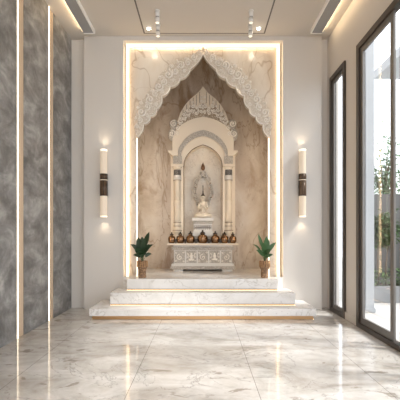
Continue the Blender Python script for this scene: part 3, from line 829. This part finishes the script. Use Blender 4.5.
# ================================================================== CEILING SPOTLIGHTS
def cyl_spot(x, y, label):
    t = thing('ceiling_spotlight', label, 'spotlight', (x, y, H-.016), 'white cylinder spotlights under the ceiling')
    z = H-.016
    MB().lathe(x, y, [(.034, z-.008), (.034, z)], 20).obj('ceiling_plate', M['white_trim'], t)
    MB().lathe(x, y, [(.030, z-.085), (.030, z-.008)], 20).obj('housing', M['spot_glass'], t)
    MB().lathe(x, y, [(.024, z-.10), (.024, z-.085)], 20).obj('neck', M['slot_grey'], t)
    MB().lathe(x, y, [(.025, z-.165), (.031, z-.16), (.031, z-.10)], 20).obj('lower_housing', M['spot_glass'], t)
    MB().lathe(x, y, [(.022, z-.168), (.022, z-.164)], 16).obj('lens', M['tube_cap'], t)
cyl_spot(-.600, 4.84, 'white cylinder ceiling spotlight, left pair, nearer the viewer')
cyl_spot(-.632, 5.17, 'white cylinder ceiling spotlight, left pair, nearer the alcove')
cyl_spot(.660, 4.84, 'white cylinder ceiling spotlight, right pair, nearer the viewer')
cyl_spot(.695, 5.17, 'white cylinder ceiling spotlight, right pair, nearer the alcove')
for x, side in ((-.775, 'left'), (.825, 'right')):
    t = thing('ceiling_downlight', f'small dazzling ceiling downlight beside the {side} pair of cylinder spotlights', 'downlight', (x, 5.24, H-.016), 'bright downlights before the alcove')
    z = H-.016
    MB().lathe(x, 5.24, [(.030, z-.012), (.036, z-.004), (.036, z)], 20).obj('ring', M['white_trim'], t)
    MB().ball((x, 5.24, z-.016), .024, .024, .014, u=16, v=10).obj('bulb', M['lamp'], t)
    spot('downlight_beam', (x, 5.22, z-.05), (x+(.06 if x < 0 else -.06), 5.62, 3.72), 2.6, 75, 1, (1, .88, .70), .05)
    spot('spotlight_beam', (x*.82, 5.17, H-.20), (0, 6.62, 1.15), 60, 19, .8, (1, .88, .72), .03)

# ================================================================== OUTSIDE
GX = XR+.18
o = box('terrace', M['pave'], (GX, 16, YF-2, 18, -.12, -.01)); struct(o); o.name = 'ground_terrace'
gw = box('garden_wall', M['concrete'], (2.9, 9.0, 7.05, 7.25, -.01, 1.93), bev=.01)
tag(gw, 'grey garden wall behind the planter outside the glass door', 'wall')
colm = thing('terrace_column', 'white square column on the terrace outside the glass door', 'column', (2.50, 5.35, -.01))
box('shaft', M['white_out'], (2.40, 2.54, 5.30, 5.44, -.01, 4.6), colm, bev=.01)
box('base', M['white_out'], (2.385, 2.555, 5.285, 5.455, -.01, .06), colm, bev=.01)
pl = thing('garden_planter', 'long pale planter box with low shrubs outside the glass door', 'planter', (3.4, 6.2, -.01))
m = MB(); m.box(2.80, 6.2, 6.05, 6.10, -.01, .27, bev=.004); m.box(2.80, 6.2, 6.85, 6.9, -.01, .27, bev=.004); m.box(2.80, 2.85, 6.10, 6.85, -.01, .27); m.box(6.15, 6.2, 6.10, 6.85, -.01, .27)
m.obj('wall', M['planter'], pl)
box('soil', M['soil'], (2.86, 6.14, 6.11, 6.84, -.01, .22), pl)
rnd = random.Random(11)
m = MB()
for i in range(1500):
    x = rnd.uniform(2.86, 5.2); y = rnd.uniform(6.12, 6.7); z = .22+rnd.random()**1.3*.30
    a = rnd.uniform(0, 2*PI); m.leaf((x, y, z), (math.cos(a), math.sin(a), rnd.uniform(-.1, .9)), rnd.uniform(.05, .09), .035, .5, 2, .3)
for i in range(26):
    x = rnd.uniform(2.9, 5.1); y = rnd.uniform(6.2, 6.6); m.tube([(x, y, .2), (x+rnd.uniform(-.05, .05), y, .42)], .004, 4)
tag(m.obj('ground_cover', M['leaf_palm']), 'low green leafy shrubs filling the planter outside', 'shrub', kind='stuff')
def tree(name, label, cat, x, y, z0, trunk_top, crown_c, crown_r, n, leaf, wd, mat, seed, trunks=1, tr=.03, group=None, hang=.6):
    rr = random.Random(seed); t = thing(name, label, cat, (x, y, z0), group)
    m = MB()
    tips = []
    for k in range(trunks):
        ox = (k-(trunks-1)/2)*.12; top = (x+ox*1.6, y+rr.uniform(-.05, .05), trunk_top)
        m.tube([(x+ox, y, z0-.02), (x+ox*1.2+rr.uniform(-.02, .02), y, (z0+trunk_top)/2), top], tr, 8, lambda q: 1-.35*q); tips.append(Vector(top))
    m.obj('trunk', M['bark'], t)
    mb, ml = MB(), MB(); cc = Vector(crown_c); cr = Vector(crown_r)
    nb = 26
    ends = []
    for k in range(nb):
        while True:
            q = Vector((rr.uniform(-1, 1), rr.uniform(-1, 1), rr.uniform(-1, 1)))
            if q.length < 1: break
        e = cc+Vector((q.x*cr.x, q.y*cr.y, q.z*cr.z)); b = tips[k % len(tips)]
        mid = (b+e)/2+Vector((rr.uniform(-.05, .05), rr.uniform(-.05, .05), .05)); mb.tube([b-Vector((0, 0, .1)), mid, e], tr*.35, 5, lambda q: 1-.7*q); ends += [(mid, .55), (e, 1)]
    mb.obj('branch', M['bark'], t)
    for i in range(n):
        e, _ = ends[rr.randrange(len(ends))]; k = cr.length*.17
        p = e+Vector((rr.gauss(0, k), rr.gauss(0, k), rr.gauss(0, k)))
        a = rr.uniform(0, 2*PI); ml.leaf(p, (math.cos(a), math.sin(a), rr.uniform(-hang, .5)), leaf*rr.uniform(.7, 1.2), wd, .5, 2, .3)
    ml.obj('foliage', mat, t)
    return t
tree('young_tree', 'slender young tree with bare twin stems in the planter, before the garden wall', 'tree', 3.22, 6.42, .22, .95, (3.22, 6.42, 1.24), (.20, .2, .26), 1500, .12, .05, M['leaf_palm'], 4, 2, .016)
tree('young_tree', 'young leafy tree farther along the planter outside the glass door', 'tree', 4.2, 6.50, .22, .95, (4.2, 6.5, 1.2), (.3, .2, .36), 1100, .085, .035, M['leaf_palm'], 14, 2, .016)
tree('garden_tree', 'tall airy tree rising behind the garden wall', 'tree', 4.05, 8.0, -.01, 1.9, (4.02, 8.0, 2.6), (.34, .45, .85), 1700, .10, .05, M['leaf_out'], 6, 1, .05, 'trees behind the garden wall')
tree('garden_tree', 'broad tree behind the garden wall, farther right', 'tree', 6.4, 8.9, -.01, 1.9, (6.4, 8.9, 2.9), (.6, .5, 1.0), 1500, .12, .05, M['leaf_out'], 9, 1, .06, 'trees behind the garden wall')
cn = thing('terrace_canopy', 'pale flat canopy roof seen high above the terrace', 'canopy', (4.0, 6.1, -.01))
box('roof_slab', M['white_out'], (3.34, 4.7, 5.4, 7.0, 4.16, 4.32), cn)
for px, py in ((4.55, 5.42), (4.55, 5.88)): box('post', M['white_out'], (px, px+.12, py, py+.12, -.01, 4.16), cn)
